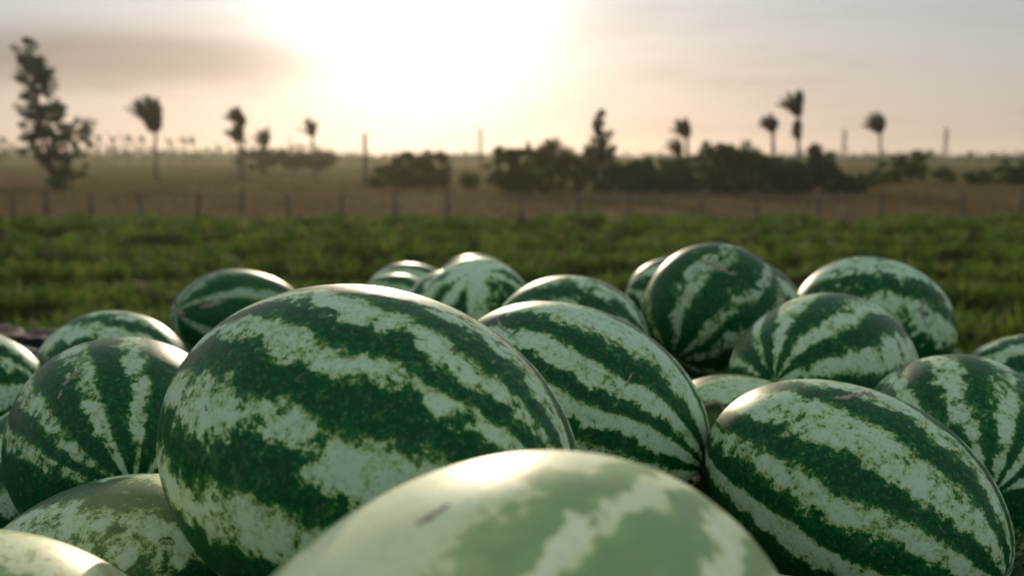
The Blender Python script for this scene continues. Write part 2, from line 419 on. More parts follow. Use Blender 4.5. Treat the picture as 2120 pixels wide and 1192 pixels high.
BUSH = [
 ('bush', 'broad rounded bush standing right beside the slender pointed tree', (1110, 402), [(1045, 350, 40, 44), (1085, 340, 50, 42), (1140, 342, 48, 44), (1190, 360, 38, 38), (1100, 380, 72, 20)], 190, OLIVE, .9),
 ('bush', 'low hazy bush just right of the near utility pole', (855, 388), [(800, 364, 34, 20), (850, 350, 40, 32), (900, 348, 38, 32), (922, 368, 18, 18), (868, 374, 56, 12)], 130, OLIVE, 1.0),
 ('bush', 'dark low bush directly right of the slender pointed tree', (1300, 399), [(1292, 365, 40, 30), (1330, 362, 36, 32), (1310, 386, 50, 12)], 100, DEEP, .9),
 ('bush', 'dark low bush below the pair of small palms right of centre', (1392, 399), [(1375, 366, 36, 30), (1418, 360, 36, 34), (1395, 386, 50, 12)], 100, DEEP, .9),
 ('bush', 'tallest dark bush of the right hand thicket, left of the twin palms', (1508, 402), [(1478, 340, 34, 48), (1520, 350, 44, 46), (1560, 350, 34, 48), (1515, 386, 66, 14)], 180, GREEN, 1.0),
 ('bush', 'dark dense bush growing under the tallest palm on the right', (1630, 402), [(1608, 362, 40, 36), (1650, 366, 36, 32), (1630, 388, 50, 12)], 110, DEEP, 1.0),
 ('bush', 'dark bush with a pointed top at the right end of the thicket', (1706, 402), [(1695, 348, 30, 40), (1715, 368, 40, 32), (1690, 330, 12, 24)], 80, DEEP, .9),
 ('bush', 'small round shrub at the foot of the thicket, nearest its right end', (1765, 403), [(1765, 386, 22, 15)], 18, DEEP, .6),
 ('bush', 'squarish olive bush below the rightmost palm', (1880, 382), [(1865, 352, 32, 28), (1900, 346, 18, 34)], 60, OLIVE, 1.0),
 ('bush', 'small low bush between the squarish bush and the right edge', (1955, 378), [(1955, 362, 24, 14)], 22, OLIVE, .8),
 ('bush', 'dark green bush cut by the right edge of the picture', (2105, 384), [(2100, 358, 40, 24), (2150, 356, 40, 26)], 70, GREEN, 1.0),
 ('bush', 'low scrubby bush between the thicket and the squarish olive bush', (1812, 388), [(1808, 372, 26, 14)], 26, OLIVE, .8),
 ('bush', 'low scrubby bush just left of the bush cut by the right edge', (2034, 382), [(2030, 366, 28, 13)], 26, GREEN, .8),
 ('bush', 'small shrub left of the low hazy bush at the pole foot', (782, 392), [(785, 380, 22, 12)], 16, OLIVE, .6),
 ('bush', 'thin young shrub in the gap between the two broad olive bushes', (972, 392), [(975, 376, 14, 16)], 14, GREEN, .6),
]
for i, (nm, lab, base, lobes, nc, pal, th) in enumerate(BUSH):
    tree(nm, lab, 'bush', base, lobes=lobes, clumps=nc, leaves=80, leaf=.12, clump_r=.34, thick=th, palette=pal, trunk_r=.07, seed=40 + i, limbs=8, group='bushes along the far side of the dry ground')
for i, (lab, base, lobes) in enumerate([
    ('hazy spreading tree with flat crown beside the double palm', (540, 360), [(530, 328, 44, 20), (565, 332, 26, 16)]),
    ('hazy spreading tree in the middle of the hazy row', (608, 360), [(600, 332, 40, 15), (625, 330, 20, 14)]),
    ('hazy spreading tree at the right end of the row, under a small palm', (660, 360), [(660, 331, 36, 19)]),
    ('tiny lone tree on the horizon near the right edge', (2006, 336), [(2006, 320, 10, 9)])]):
    tree('hazy_tree', lab, 'tree', base, lobes=lobes, clumps=46 if i < 3 else 14, leaves=60, leaf=.2, clump_r=.5 if i < 3 else .7, thick=1.2, palette=OLIVE, trunk_r=.12, seed=70 + i, limbs=9, group='hazy trees standing farther off')

# ------------------------------------------------------------------ palms
PALMLEAF = [(.020, .036, .010), (.030, .050, .014), (.046, .064, .02)]
def palm(label, trunk_px, crown_px, base_py, top_py, sweep, seed, fronds=22, skirt=False, group='tall palms against the sunset sky', spread=.85):
    r = np.random.default_rng(seed)
    g0 = ground_at(trunk_px, base_py); Y = g0.y
    root = empty('palm_tree', (g0.x, g0.y, 0))
    cb = at(crown_px[0], crown_px[1], Y); top = at(crown_px[0], top_py, Y)
    c = Vector((cb.x - g0.x, 0, cb.z)); L = (top.z - cb.z) * 1.12
    mid = Vector((c.x * .3, 0, c.z * .5))
    MB().tube([(0, 0, -.1), (0.0, 0, .3), mid, c + Vector((0, 0, .1 * L))], [.22, .16, .12, .13], 8).build('trunk', M_BARK, root, True)
    for k in range(fronds):
        az = 2 * math.pi * k / fronds + r.normal(0, .2)
        young = r.random()
        tilt = (.04 + .52 * young ** .8) * spread; bend = (.30 + .95 * young) * spread
        d = Vector((math.cos(az), math.sin(az), 0)); ln = L * r.uniform(.85, 1.12) * (1 - .08 * young)
        p = Vector((0, 0, 0)); a = tilt; pts = [p.copy()]; nseg = 9
        for s in range(nseg):
            st = ln / nseg
            v = d * math.sin(a) + Vector((0, 0, math.cos(a)))
            v += Vector((-1.35 * sweep, 0, -.12 * sweep)) * (s / nseg) ** 1.1 * (.7 + .6 * young)
            p = p + v.normalized() * st; pts.append(p.copy()); a += bend / nseg * (.5 + s / nseg)
        vv, ff = [], []
        for s in range(len(pts) - 1):                       # leaflets either side of the rib, drooping at the ends
            t = (pts[s + 1] - pts[s]).normalized(); side = t.cross(Vector((0, 0, 1)))
            if side.length < .05: side = Vector((-d.y, d.x, 0))
            side.normalize(); nrm = side.cross(t)
            for q in (0.0, .25, .5, .75):
                u = (s + q) / (len(pts) - 1)
                if u < .12: continue
                o = pts[s].lerp(pts[s + 1], q); wl = ln * .26 * math.sin(math.pi * min(1, .18 + .8 * u)) ** .7 * r.uniform(.8, 1.15)
                for sg in (-1, 1):
                    e = o + side * sg * wl * .75 + t * wl * .62 - Vector((0, 0, wl * (.25 + .3 * r.random()))) - Vector((sweep * wl * .3, 0, 0))
                    m_ = o.lerp(e, .5) + nrm * wl * .10
                    w_ = t * (ln * .015)
                    b = len(vv); vv += [o - w_, o + w_, m_ + w_ * 1.1, m_ - w_ * 1.1, e]
                    ff += [[b, b + 1, b + 2, b + 3], [b + 3, b + 2, b + 4]]
        b = len(vv)
        for s, q in enumerate(pts):
            w_ = Vector((-d.y, d.x, 0)) * (.045 * (1 - s / len(pts)) + .01); vv += [q - w_, q + w_]
        for s in range(len(pts) - 1): ff.append([b + 2 * s, b + 2 * s + 1, b + 2 * s + 3, b + 2 * s + 2])
        t0 = r.random(); col = np.array(PALMLEAF[int(t0 * 2.99)]) * r.uniform(.85, 1.15)
        o = mesh_obj('frond', vv, ff, M_LEAF, root, False, np.tile(np.append(col, 1), (len(vv), 1)))
        o.location = c
    if skirt:
        vv, ff = [], []
        for k in range(90):
            az = r.uniform(0, 2 * math.pi); z0 = c.z - r.uniform(0, .55) * L; rr = .14
            o = Vector((c.x + rr * math.cos(az), rr * math.sin(az), z0)); d = Vector((math.cos(az), math.sin(az), 0))
            e = o + d * r.uniform(.15, .45) * L * .35 + Vector((-.1 * L * r.random(), 0, -L * r.uniform(.08, .22))); s_ = Vector((-d.y, d.x, 0)) * .06
            b = len(vv); vv += [o - s_, o + s_, o.lerp(e, .5) + s_ * 1.6 + d * .12, o.lerp(e, .5) - s_ * 1.6 + d * .12, e]
            ff += [[b, b + 1, b + 2, b + 3], [b + 3, b + 2, b + 4]]
        mesh_obj('dead_frond_skirt', vv, ff, M_LEAF, root, False, np.tile(np.array([.07, .055, .03, 1]), (len(vv), 1)))
    tag(root, label, 'palm tree', group)
    return root
palm('tall palm nearest the left tree, crown blown to the left', 324, (322, 284), 376, 206, .55, 1, spread=.55)
palm('taller of the two overlapping palms left of the sun', 506, (503, 268), 376, 222, 1.0, 2)
palm('shorter of the two overlapping palms left of the sun', 496, (494, 300), 372, 258, .7, 3)
palm('small palm just right of the overlapping pair of palms', 550, (549, 308), 366, 268, .6, 4, 14)
palm('lone slim palm with small crown nearest the bright sun', 650, (648, 288), 368, 249, .7, 5, 14)
palm('taller palm of the pair behind the dark bush right of centre', 1424, (1422, 292), 384, 247, .8, 6)
palm('shorter palm of the pair behind the dark bush right of centre', 1408, (1406, 328), 386, 287, .9, 7, 14)
palm('slim palm standing just left of the tallest right hand palm', 1600, (1600, 280), 386, 238, .8, 8)
palm('tallest palm on the right, with a shaggy skirt of dead fronds', 1652, (1653, 248), 388, 193, .6, 9, 19, skirt=True)
palm('rightmost palm, swept to the left, standing alone', 1822, (1822, 282), 372, 235, .95, 10, 19)
for i, (x, yc, yt, lab) in enumerate([(8, 300, 283, 'tiny far palm at the left edge of the picture'), (206, 293, 279, 'tiny far palm nearest the right side of the tall left tree'),
        (236, 296, 281, 'second tiny far palm right of the tall left tree'), (268, 293, 278, 'third tiny far palm right of the tall left tree'),
        (296, 296, 281, 'fourth tiny far palm, just left of the tall blown palm'), (352, 302, 286, 'tiny far palm just right of the tall blown palm'),
        (384, 300, 283, 'middle one of the tiny far palms right of the blown palm'), (400, 300, 283, 'last tiny far palm right of the tall blown palm')]):
    palm(lab, x, (x, yc), 343, yt, .8, 20 + i, 9, group='tiny palms far off on the left')

# ------------------------------------------------------------------ poles and pylons
M_WOODPOLE = plain('pole_wood', (.10, .08, .06), (.18, .15, .12), 5, .85, .2, .3)
def utility_pole(label, px, base_py, top_py, rad, arm):
    g0 = ground_at(px, base_py); top = at(px, top_py, g0.y)
    root = empty('utility_pole', (g0.x, g0.y, 0)); h = top.z
    MB().tube([(0, 0, -.2), (.01, 0, h * .5), (0, 0, h)], [rad, rad * .86, rad * .72], 10).build('shaft', M_WOODPOLE, root, True)
    if arm:
        MB().box((0, -.02 - rad * .8, h - .35), (arm, .10, .12)).build('crossarm', M_WOODPOLE, root)
        for s in (-1, 0, 1):
            MB().tube([(s * arm * .42, -rad, h - .29), (s * arm * .42, -rad, h - .2), (s * arm * .42, -rad, h - .12)], [.03, .05, .025], 8).build('insulator', M_WIRE, root, True)
    tag(root, label, 'pole', 'poles in the fields')
utility_pole('near wooden pole standing beneath the sun beside a hazy bush', 757, 387, 276, .17, 0.0)
utility_pole('far wooden pole right of the sun, left of the broad bush', 995, 352, 266, .26, 0.5)
def pylon(label, px, base_py, top_py, w):
    g0 = ground_at(px, base_py); top = at(px, top_py, g0.y); h = top.z
    root = empty('power_pylon', (g0.x, g0.y, 0)); R_ = .12
    for sx in (-1, 1):
        for sy in (-1, 1):
            MB().tube([(sx * w, sy * w, 0), (sx * w * .45, sy * w * .45, h * .6), (sx * .1, sy * .1, h)], R_, 5).build('leg', M_WIRE, root)
    mb = MB()
    for k in range(6):
        z0, z1 = h * k / 6, h * (k + 1) / 6; f0 = w * (1 - .9 * k / 6); f1 = w * (1 - .9 * (k + 1) / 6)
        for sy in (-1, 1):
            mb.tube([(-f0, sy * f0, z0), (f1, sy * f1, z1)], R_ * .6, 4); mb.tube([(f0, sy * f0, z0), (-f1, sy * f1, z1)], R_ * .6, 4)
    mb.build('bracing', M_WIRE, root)
    for z in (.72, .88): MB().box((0, 0, h * z), (w * 2.6, .2, .25)).build('crossarm', M_WIRE, root)
    tag(root, label, 'pylon', 'faint pylons on the right')
pylon('faint lattice pylon between the tallest palm and the rightmost palm', 1746, 337, 266, .9)
pylon('faintest lattice pylon right of the rightmost palm', 1956, 336, 262, .9)

# far belt of trees on the horizon: one mass, nobody could count it
r = np.random.default_rng(90)
cc = []
for k in range(520):
    Y = r.uniform(260, 520); X = r.uniform(-.72, .72) * Y
    hh = (4.0 if X < -.18 * Y else 2.1) * r.uniform(.5, 1.25)
    n = 46; w = r.uniform(3, 7)
    o = r.normal(size=(n, 3)); cc.append(np.stack([X + o[:, 0] * w, Y + o[:, 1] * 2, np.abs(o[:, 2]) * .55 * hh + .25 * hh], 1))
fw = leaves_mesh('far_wood', np.concatenate(cc), .7, GREEN, None, r)
tag(fw, 'low hazy belt of trees along the far horizon', 'trees', kind='stuff')

# ------------------------------------------------------------------ trailer that carries the melons (hidden under them)
M_PLANK = plain('deck_wood', (.10, .075, .05), (.19, .15, .11), 8, .85, .2, .3)
M_STEEL = plain('painted_steel', (.03, .05, .09), (.05, .07, .11), 5, .5, .5)
M_TYRE = plain('tyre_rubber', (.015, .015, .015), (.03, .028, .026), 12, .85, .3)
tr = empty('flat_trailer', (0, 1.7, 0)); DZ = CAMZ - .765
for k in range(13):
    MB().box((0, -1.56 + k * .26, DZ - .025), (2.46, .252, .05)).build('plank', M_PLANK, tr)
for sx in (-1, 1): MB().box((sx * 1.25, 0, DZ + .02), (.035, 3.42, .22)).build('side_board', M_STEEL, tr)
for sy in (-1, 1): MB().box((0, sy * 1.715, DZ + .02), (2.46, .035, .22)).build('end_board', M_STEEL, tr)
for sx in (-.6, .6): MB().box((sx, 0, DZ - .13), (.10, 3.4, .15)).build('chassis_beam', M_STEEL, tr)
for sy in (-1.0, 1.0):
    MB().tube([(-1.0, sy, .5), (1.0, sy, .5)], .05, 8).build('axle', M_STEEL, tr)
    for sx in (-1, 1):
        MB().box((sx * .6, sy, (DZ - .2 + .5) / 2), (.09, .5, DZ - .2 - .5)).build('spring_mount', M_STEEL, tr)
        w = MB().tube([(sx * 1.0 - .12, sy, .5), (sx * 1.0 - .10, sy, .5), (sx * 1.0 + .10, sy, .5), (sx * 1.0 + .12, sy, .5)], [.44, .5, .5, .44], 28).build('wheel', M_TYRE, tr, True)
        MB().tube([(sx * 1.0 - .125, sy, .5), (sx * 1.0 + .125, sy, .5)], .24, 20).build('rim', M_STEEL, w)
tag(tr, 'flat trailer under the heap of watermelons, hidden from view', 'trailer')

# ------------------------------------------------------------------ watermelons
PALE, MINT = (.36, .48, .23), (.48, .63, .45)
def melon_material(name, dark, seed, warp=.16, rag=.85, speck=.25, pale=1.0, olive=.0, blotch=.20, mscale=42.0, soft=.020, lift=0.0, cap=None, palecol=(PALE, MINT), bias=0.0, fade=0.0):
    """striped rind: 'dark' lists the angular spans of the dark stripes round the long axis"""
    m, t, out = new_mat(name); L = t.links.new
    co = N(t, 'ShaderNodeTexCoord'); P = co.outputs['Object']
    off = N(t, 'ShaderNodeVectorMath', operation='ADD'); L(P, off.inputs[0]); off.inputs[1].default_value = (seed * 1.37, seed * .71, seed * 2.11)
    Q = off.outputs[0]
    s = N(t, 'ShaderNodeSeparateXYZ'); L(P, s.inputs[0])
    phi = mathn(t, 'ARCTAN2', s.outputs[1], s.outputs[2])
    rad = mathn(t, 'SQRT', mathn(t, 'ADD', mathn(t, 'MULTIPLY', s.outputs[1], s.outputs[1]), mathn(t, 'MULTIPLY', s.outputs[2], s.outputs[2])))
    rfac = smooth(t, rad, .01, .10)
    nb = noise(t, Q, 11.0, 3, .5); nm = noise(t, Q, mscale, 9, .80); nf = noise(t, Q, 135.0, 5, .62)
    nw = noise(t, Q, 42.0, 4, .6)
    d1 = mathn(t, 'MULTIPLY', mathn(t, 'SUBTRACT', nb, .5), warp * 2.2)
    d2 = mathn(t, 'MULTIPLY', mathn(t, 'SUBTRACT', nw, .5), warp * .9)
    ph = mathn(t, 'ADD', phi, mathn(t, 'MULTIPLY', mathn(t, 'ADD', d1, d2), rfac))
    u = mathn(t, 'FRACT', mathn(t, 'ADD', mathn(t, 'DIVIDE', ph, 2 * math.pi), .5))
    ramp = N(t, 'ShaderNodeValToRGB'); ramp.color_ramp.interpolation = 'EASE'
    el = ramp.color_ramp.elements
    sp = sorted([((a / (2 * math.pi) + .5) % 1.0, (b / (2 * math.pi) + .5) % 1.0) for a, b in dark])
    sp = [q for q in sp if q[1] > q[0]][:10]
    stops = []
    for a, b in sp:
        e = min(soft, (b - a) * .46)
        stops += [(a - e, 1.0), ((a + b) / 2, 0.0), (b + e, 1.0)] if b - a < .022 else [(a - e, 1.0), (a + e, 0.0), (b - e, 0.0)] + [(b + e, 1.0)]
    stops = sorted(stops)[:30]
    el[0].position = 0.0; el[0].color = (1, 1, 1, 1); el[1].position = 1.0; el[1].color = (1, 1, 1, 1)
    for p_, v_ in stops:
        e_ = el.new(min(.999, max(.001, p_))); e_.color = (v_, v_, v_, 1)
    L(u, ramp.inputs[0])
    rs = N(t, 'ShaderNodeSeparateColor'); L(ramp.outputs[0], rs.inputs[0])
    base = mathn(t, 'ADD', mathn(t, 'MULTIPLY', rs.outputs[0], .78), .015 + bias)
    v = mathn(t, 'ADD', base, mathn(t, 'MULTIPLY', mathn(t, 'SUBTRACT', nm, .5), rag * 3.7))
    v = mathn(t, 'ADD', v, mathn(t, 'MULTIPLY', mathn(t, 'SUBTRACT', nf, .5), speck * 4.0))
    # big blotches where the pattern fills in or thins out
    nB = noise(t, Q, 7.0, 2, .5)
    v = mathn(t, 'ADD', v, mathn(t, 'MULTIPLY', mathn(t, 'SUBTRACT', nB, .5), blotch * 2))
    if cap: v = mathn(t, 'ADD', v, smooth(t, s.outputs[0], cap[0], cap[1], 0.0, .75))
    v = mathn(t, 'MULTIPLY_ADD', mathn(t, 'SUBTRACT', v, .5), 1.45, .51)
    cr = N(t, 'ShaderNodeValToRGB'); e = cr.color_ramp.elements
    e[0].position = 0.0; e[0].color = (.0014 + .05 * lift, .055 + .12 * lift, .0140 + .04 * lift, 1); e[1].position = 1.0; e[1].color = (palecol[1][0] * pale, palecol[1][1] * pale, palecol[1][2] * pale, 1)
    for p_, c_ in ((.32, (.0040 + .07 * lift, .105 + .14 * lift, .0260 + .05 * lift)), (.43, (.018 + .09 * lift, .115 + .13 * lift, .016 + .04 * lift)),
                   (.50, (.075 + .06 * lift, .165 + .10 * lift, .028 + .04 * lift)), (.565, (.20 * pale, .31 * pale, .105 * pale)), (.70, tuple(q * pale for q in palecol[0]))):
        q = e.new(p_); q.color = (*c_, 1)
    L(v, cr.inputs[0])
    c = cr.outputs[0]
    if olive: c = mixc(t, mathn(t, 'MULTIPLY', smooth(t, nB, .4, .65), olive), c, (.50, .52, .22))
    # dusty bloom and fine stippling
    stip = noise(t, Q, 230.0, 3, .55); vein = noise(t, Q, 88.0, 5, .7)
    c = mixc(t, smooth(t, stip, .55, .68, 0, .34), c, (.15, .25, .075))
    c = mixc(t, mathn(t, 'MULTIPLY', smooth(t, vein, .52, .66, 0, .55), smooth(t, v, .30, .46, 1.0, 0.0)), c, (.010, .135, .030))
    c = mixc(t, smooth(t, vein, .36, .50, .16, 0.0), c, (.10, .20, .09))
    c = mixc(t, smooth(t, noise(t, Q, 22, 5, .7), .58, .85, 0, .07), c, (.34, .36, .28))
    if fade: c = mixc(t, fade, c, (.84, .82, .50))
    soil = noise(t, Q, 13.0, 6, .72)
    c = mixc(t, smooth(t, soil, .60, .74, 0, .30), c, (.20, .17, .11))
    p = N(t, 'ShaderNodeBsdfPrincipled'); L(c, p.inputs['Base Color'])
    L(mathn(t, 'ADD', mathn(t, 'MULTIPLY', nm, .16), .33), p.inputs['Roughness'])
    p.inputs['Specular IOR Level'].default_value = .15
    b = N(t, 'ShaderNodeBump'); b.inputs['Strength'].default_value = .12; b.inputs['Distance'].default_value = .004
    L(mathn(t, 'ADD', mathn(t, 'MULTIPLY', nw, .6), mathn(t, 'MULTIPLY', nf, .25)), b.inputs['Height'])
    L(b.outputs[0], p.inputs['Normal'])
    L(p.outputs[0], out.inputs[0])
    return m
def spans(n, seed, wide=.5):
    r = random.Random(seed); o = r.uniform(0, 1); out = []
    for k in range(n):
        c = -math.pi + 2 * math.pi * (k + .5 + r.uniform(-.14, .14)) / n; w = math.pi / n * wide * r.uniform(.75, 1.25)
        out.append((c - w, c + w))
    return out
M_STALK = plain('dry_stalk', (.20, .17, .11), (.36, .33, .26), 60, .8, .2, .3)
M_SCAR = plain('corky_scar', (.26, .21, .165), (.38, .31, .25), 120, .85, .2, .4)

SEG, RINGS = 88, 60
def melon_mesh(name, a, b, seed, mat, lumps=1.0):
    r = np.random.default_rng(seed)
    th = np.linspace(0, math.pi, RINGS + 1)[1:-1]; ph = np.linspace(0, 2 * math.pi, SEG, endpoint=False)
    T, Pp = np.meshgrid(th, ph, indexing='ij')
    d = np.stack([np.cos(T), np.sin(T) * np.cos(Pp), np.sin(T) * np.sin(Pp)], -1).reshape(-1, 3)
    d = np.concatenate([d, [[1, 0, 0], [-1, 0, 0]]])
    f = np.ones(len(d))
    for k in range(5):                                     # slow unevenness of a grown fruit
        w = r.normal(size=3) * 1.9; f += .0078 * lumps * np.sin(d @ w + r.uniform(0, 6.3))
    phi = np.arctan2(d[:, 1], d[:, 2]); rho = np.hypot(d[:, 1], d[:, 2])
    f += .0012 * np.cos(phi * 10 + r.uniform(0, 6)) * rho            # barely visible ribs
    f -= .030 * np.exp(-((1 - np.abs(d[:, 0])) / .006)) * .8             # dimple at both ends
    v = d * f[:, None] * np.array([a, b, b])
    faces = []
    n = RINGS - 1
    for i in range(n - 1):
        for j in range(SEG):
            faces.append((i * SEG + j, (i + 1) * SEG + j, (i + 1) * SEG + (j + 1) % SEG, i * SEG + (j + 1) % SEG))
    A_, B_ = len(d) - 2, len(d) - 1
    for j in range(SEG):
        faces.append((A_, j, (j + 1) % SEG)); faces.append((B_, (n - 1) * SEG + (j + 1) % SEG, (n - 1) * SEG + j))
    o = mesh_obj(name, [tuple(x) for x in v], faces, mat, None, True)
    return o
def place(o, c, u, e1):
    X = Vector(u).normalized(); Z = Vector(e1); Z = (Z - X * Z.dot(X)).normalized(); Y = Z.cross(X)
    M = Matrix((X, Y, Z)).transposed().to_4x4(); M.translation = Vector(c) + Vector((0, 0, CAMZ))
    o.matrix_world = M; return o

FIT = {
'm1':(-0.1125,0.742,-0.2281,0.885,-0.4364,-0.1624,0.1982,0.03733,0.9795,0.1709,0.1288),
'm2':(-0.6045,2.214,-0.3682,-0.6653,-0.7096,0.232,0.09166,0.2308,0.9687,0.1655,0.1143),
'm3':(-0.7031,1.725,-0.3876,0.9605,-0.2726,0.05589,-0.01871,0.1371,0.9904,0.1446,0.1165),
'm4':(-0.443,1.101,-0.3275,0.417,-0.9089,-0.007234,0.05337,0.01654,0.9984,0.1624,0.1247),
'm5':(-0.8706,1.479,-0.3811,0.9788,0.0192,0.2041,-0.2048,0.1306,0.97,0.159,0.1183),
'm6':(-0.3417,0.8362,-0.4026,0.8958,-0.3303,0.2974,-0.2326,0.2219,0.9469,0.1598,0.124),
'm7':(-0.3082,0.557,-0.3512,0.824,-0.3355,-0.4565,0.4717,-0.04021,0.8809,0.1503,0.1164),
'm8':(-0.01104,0.4085,-0.2773,-0.6703,-0.6086,-0.4247,-0.3882,-0.2002,0.8996,0.1662,0.1357),
'm9':(0.06769,1.143,-0.3033,0.8678,-0.4314,-0.2464,0.274,0.00197,0.9617,0.1673,0.1258),
'm10':(0.09797,1.703,-0.3246,0.9264,-0.3615,0.1056,-0.05292,0.1526,0.9869,0.1446,0.1215),
'm11':(-0.07107,2.109,-0.3552,-0.0401,-0.5796,0.8139,0.04289,0.8128,0.5809,0.1497,0.1263),
'm12':(-0.1606,2.431,-0.4127,-0.08334,-0.6102,-0.7878,-0.1413,-0.7753,0.6155,0.141,0.118),
'm13':(-0.313,2.735,-0.4384,0.9038,-0.2977,-0.3075,0.3312,0.03126,0.943,0.1273,0.1126),
'm14':(-0.2999,3.033,-0.4572,0.9212,-0.2618,-0.2879,0.3111,0.05069,0.949,0.1608,0.1266),
'm15':(-0.1028,2.852,-0.4019,0.9703,-0.2375,-0.04603,0.07487,0.1138,0.9907,0.1304,0.1183),
'm16':(0.3739,1.816,-0.2914,-0.6414,-0.5757,-0.5071,-0.455,-0.2468,0.8556,0.1311,0.1326),
'm17':(0.4733,1.475,-0.3364,-0.6549,-0.7395,0.1557,0.03729,0.1741,0.984,0.1707,0.132),
'm18':(0.7011,1.92,-0.3317,0.9745,-0.1471,-0.1693,0.1858,0.1061,0.9768,0.1541,0.1357),
'm19':(0.4299,2.411,-0.3687,0.9584,-0.01779,-0.2849,0.2847,0.1322,0.9494,0.1565,0.1225),
'm20':(0.4966,2.171,-0.3425,0.9513,-0.02134,-0.3074,0.3075,0.1316,0.9424,0.1586,0.1238),
'm21':(0.9791,1.796,-0.4504,0.9575,0.006788,-0.2885,0.2848,0.1395,0.9484,0.1576,0.1228),
'm22':(0.8593,2.078,-0.4973,0.936,-0.02206,-0.3513,0.351,0.1325,0.927,0.1539,0.1195),
'm23':(0.5369,1.161,-0.3685,-0.2101,-0.9754,0.06688,-0.0131,0.07121,0.9974,0.1494,0.128),
'm24':(0.3471,0.9873,-0.3488,0.6822,-0.6801,-0.2686,0.2598,-0.1179,0.9584,0.1597,0.1136),
'm25':(0.2947,1.257,-0.3981,0.992,0.02898,-0.123,0.118,0.1362,0.9836,0.1361,0.1149),
}
LABEL = {
'm1':'largest watermelon, big mottled one left of centre with broad ragged stripes',
'm2':'dark watermelon with its sunken stalk end showing, behind the largest one on the left',
'm3':'watermelon lying between the far left row, right behind the dark upright striped one',
'm4':'dark watermelon with pale wedge stripes running down, left of the largest one',
'm5':'watermelon cut off by the left edge at mid height',
'm6':'half sunlit watermelon tucked low under the left side of the largest one',
'm7':'blurred sunlit watermelon in the bottom left corner',
'm8':'blurred pale watermelon closest to the camera at bottom centre',
'm9':'striped watermelon with squiggly scars just right of the largest one',
'm10':'pale watermelon whose top shows right behind the scar-marked one',
'm11':'whitish round watermelon standing on end in the far middle',
'm12':'watermelon peeking out just left of the whitish round one',
'm13':'nearer of the two small far watermelons showing above the largest one',
'm14':'farther of the two small far watermelons showing above the largest one',
'm15':'watermelon top barely showing over the whitish round one',
'm16':'highest watermelon, dark with broad blurred stripes, on the right',
'm17':'watermelon with many narrow fanning stripes in front of the two highest right ones',
'm18':'big mottled watermelon at the back on the far right, behind the fan striped one',
'm19':'watermelon sliver showing left behind the highest one',
'm20':'watermelon sliver showing right behind the highest one',
'm21':'watermelon cut off by the right edge farther back',
'm22':'tiny watermelon sliver in the gap beside the back right mottled one',
'm23':'watermelon with sharp black-green stripes at the right edge, behind the large front right one',
'm24':'large striped watermelon in the front right with a pinkish scar on top',
'm25':'low watermelon with a pale curled stalk, wedged behind the large front right one',
}
STR = {
'm1':([(-.30,-.12),(-.69,-.50),(-1.16,-.88),(-1.70,-1.42),(-2.4,-2.0),(.15,.34),(.70,1.0),(1.4,1.7),(2.1,2.4),(2.7,2.9)], dict(warp=.22, rag=.95)),
'm24':([(-.50,-.24),(-1.18,-.95),(-1.75,-1.46),(-2.3,-1.85),(.06,.24),(.6,.9),(1.3,1.6),(2.0,2.4)], dict(warp=.16, rag=.8)),
'm9':([(-.79,-.49),(-1.18,-.93),(-1.52,-1.30),(-2.2,-1.95),(-.02,.14),(.5,.75),(1.1,1.4),(1.9,2.2),(2.6,2.85)], dict(warp=.16, rag=.8)),
'm16':([(-.28,.24),(.60,1.06),(1.19,1.42),(-.8,-.5),(1.75,2.1),(-1.5,-1.05),(2.5,2.9),(-2.3,-1.8)], dict(warp=.3, rag=1.15, pale=.8, blotch=.3, bias=-.12)),
'm4':([(-.36,0.0),(-.86,-.52),(-1.24,-1.01),(-1.95,-1.38),(.16,.62),(.82,1.2),(1.5,1.9),(2.2,2.6),(-2.7,-2.2)], dict(warp=.16, rag=.9, pale=.9, bias=-.12)),
'm23':([(-.55,-.36),(-.10,.17),(.45,.62),(-.98,-.75),(.84,1.02),(1.3,1.55),(-1.5,-1.25),(-2.1,-1.8),(2.0,2.3)], dict(warp=.14, rag=.95)),
'm17':(spans(10, 4, .58), dict(warp=.20, rag=1.0)),
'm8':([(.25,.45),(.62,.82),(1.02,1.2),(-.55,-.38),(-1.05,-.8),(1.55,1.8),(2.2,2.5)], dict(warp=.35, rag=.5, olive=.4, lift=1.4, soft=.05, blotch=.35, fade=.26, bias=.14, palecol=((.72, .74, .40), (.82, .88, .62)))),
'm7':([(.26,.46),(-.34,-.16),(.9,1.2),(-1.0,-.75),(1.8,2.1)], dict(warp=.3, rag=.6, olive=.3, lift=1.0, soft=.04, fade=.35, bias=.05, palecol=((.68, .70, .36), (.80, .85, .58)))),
'm6':(spans(8, 6, .45), dict(warp=.3, rag=1.2, olive=.3, blotch=.3, bias=-.06)),
'm2':(spans(6, 2, .84), dict(warp=.12, rag=.6, pale=.65)),
'm10':(spans(9, 10, .38), dict(warp=.3, rag=1.15, blotch=.3)),
'm11':(spans(9, 11, .40), dict(warp=.3, rag=1.1, pale=1.1, cap=(.128, .149), blotch=.3)),
'm18':(spans(7, 18, .5), dict(warp=.36, rag=1.25, blotch=.35)),
'm25':(spans(7, 25, .6), dict(warp=.2, rag=.8, olive=.2)),
}
MEL = {}
for i, (k, q) in enumerate(FIT.items()):
    st, kw = STR.get(k, (spans(8, 100 + i, .5), dict(warp=.26, rag=1.05)))
    mat = melon_material('rind_' + str(i + 1), st, 3.1 * (i + 1), **kw)
    o = melon_mesh('watermelon', q[9], q[10], 200 + i, mat)
    place(o, q[0:3], q[3:6], q[6:9])
    tag(o, LABEL[k], 'watermelon', 'watermelons heaped on the trailer')
    MEL[k] = o

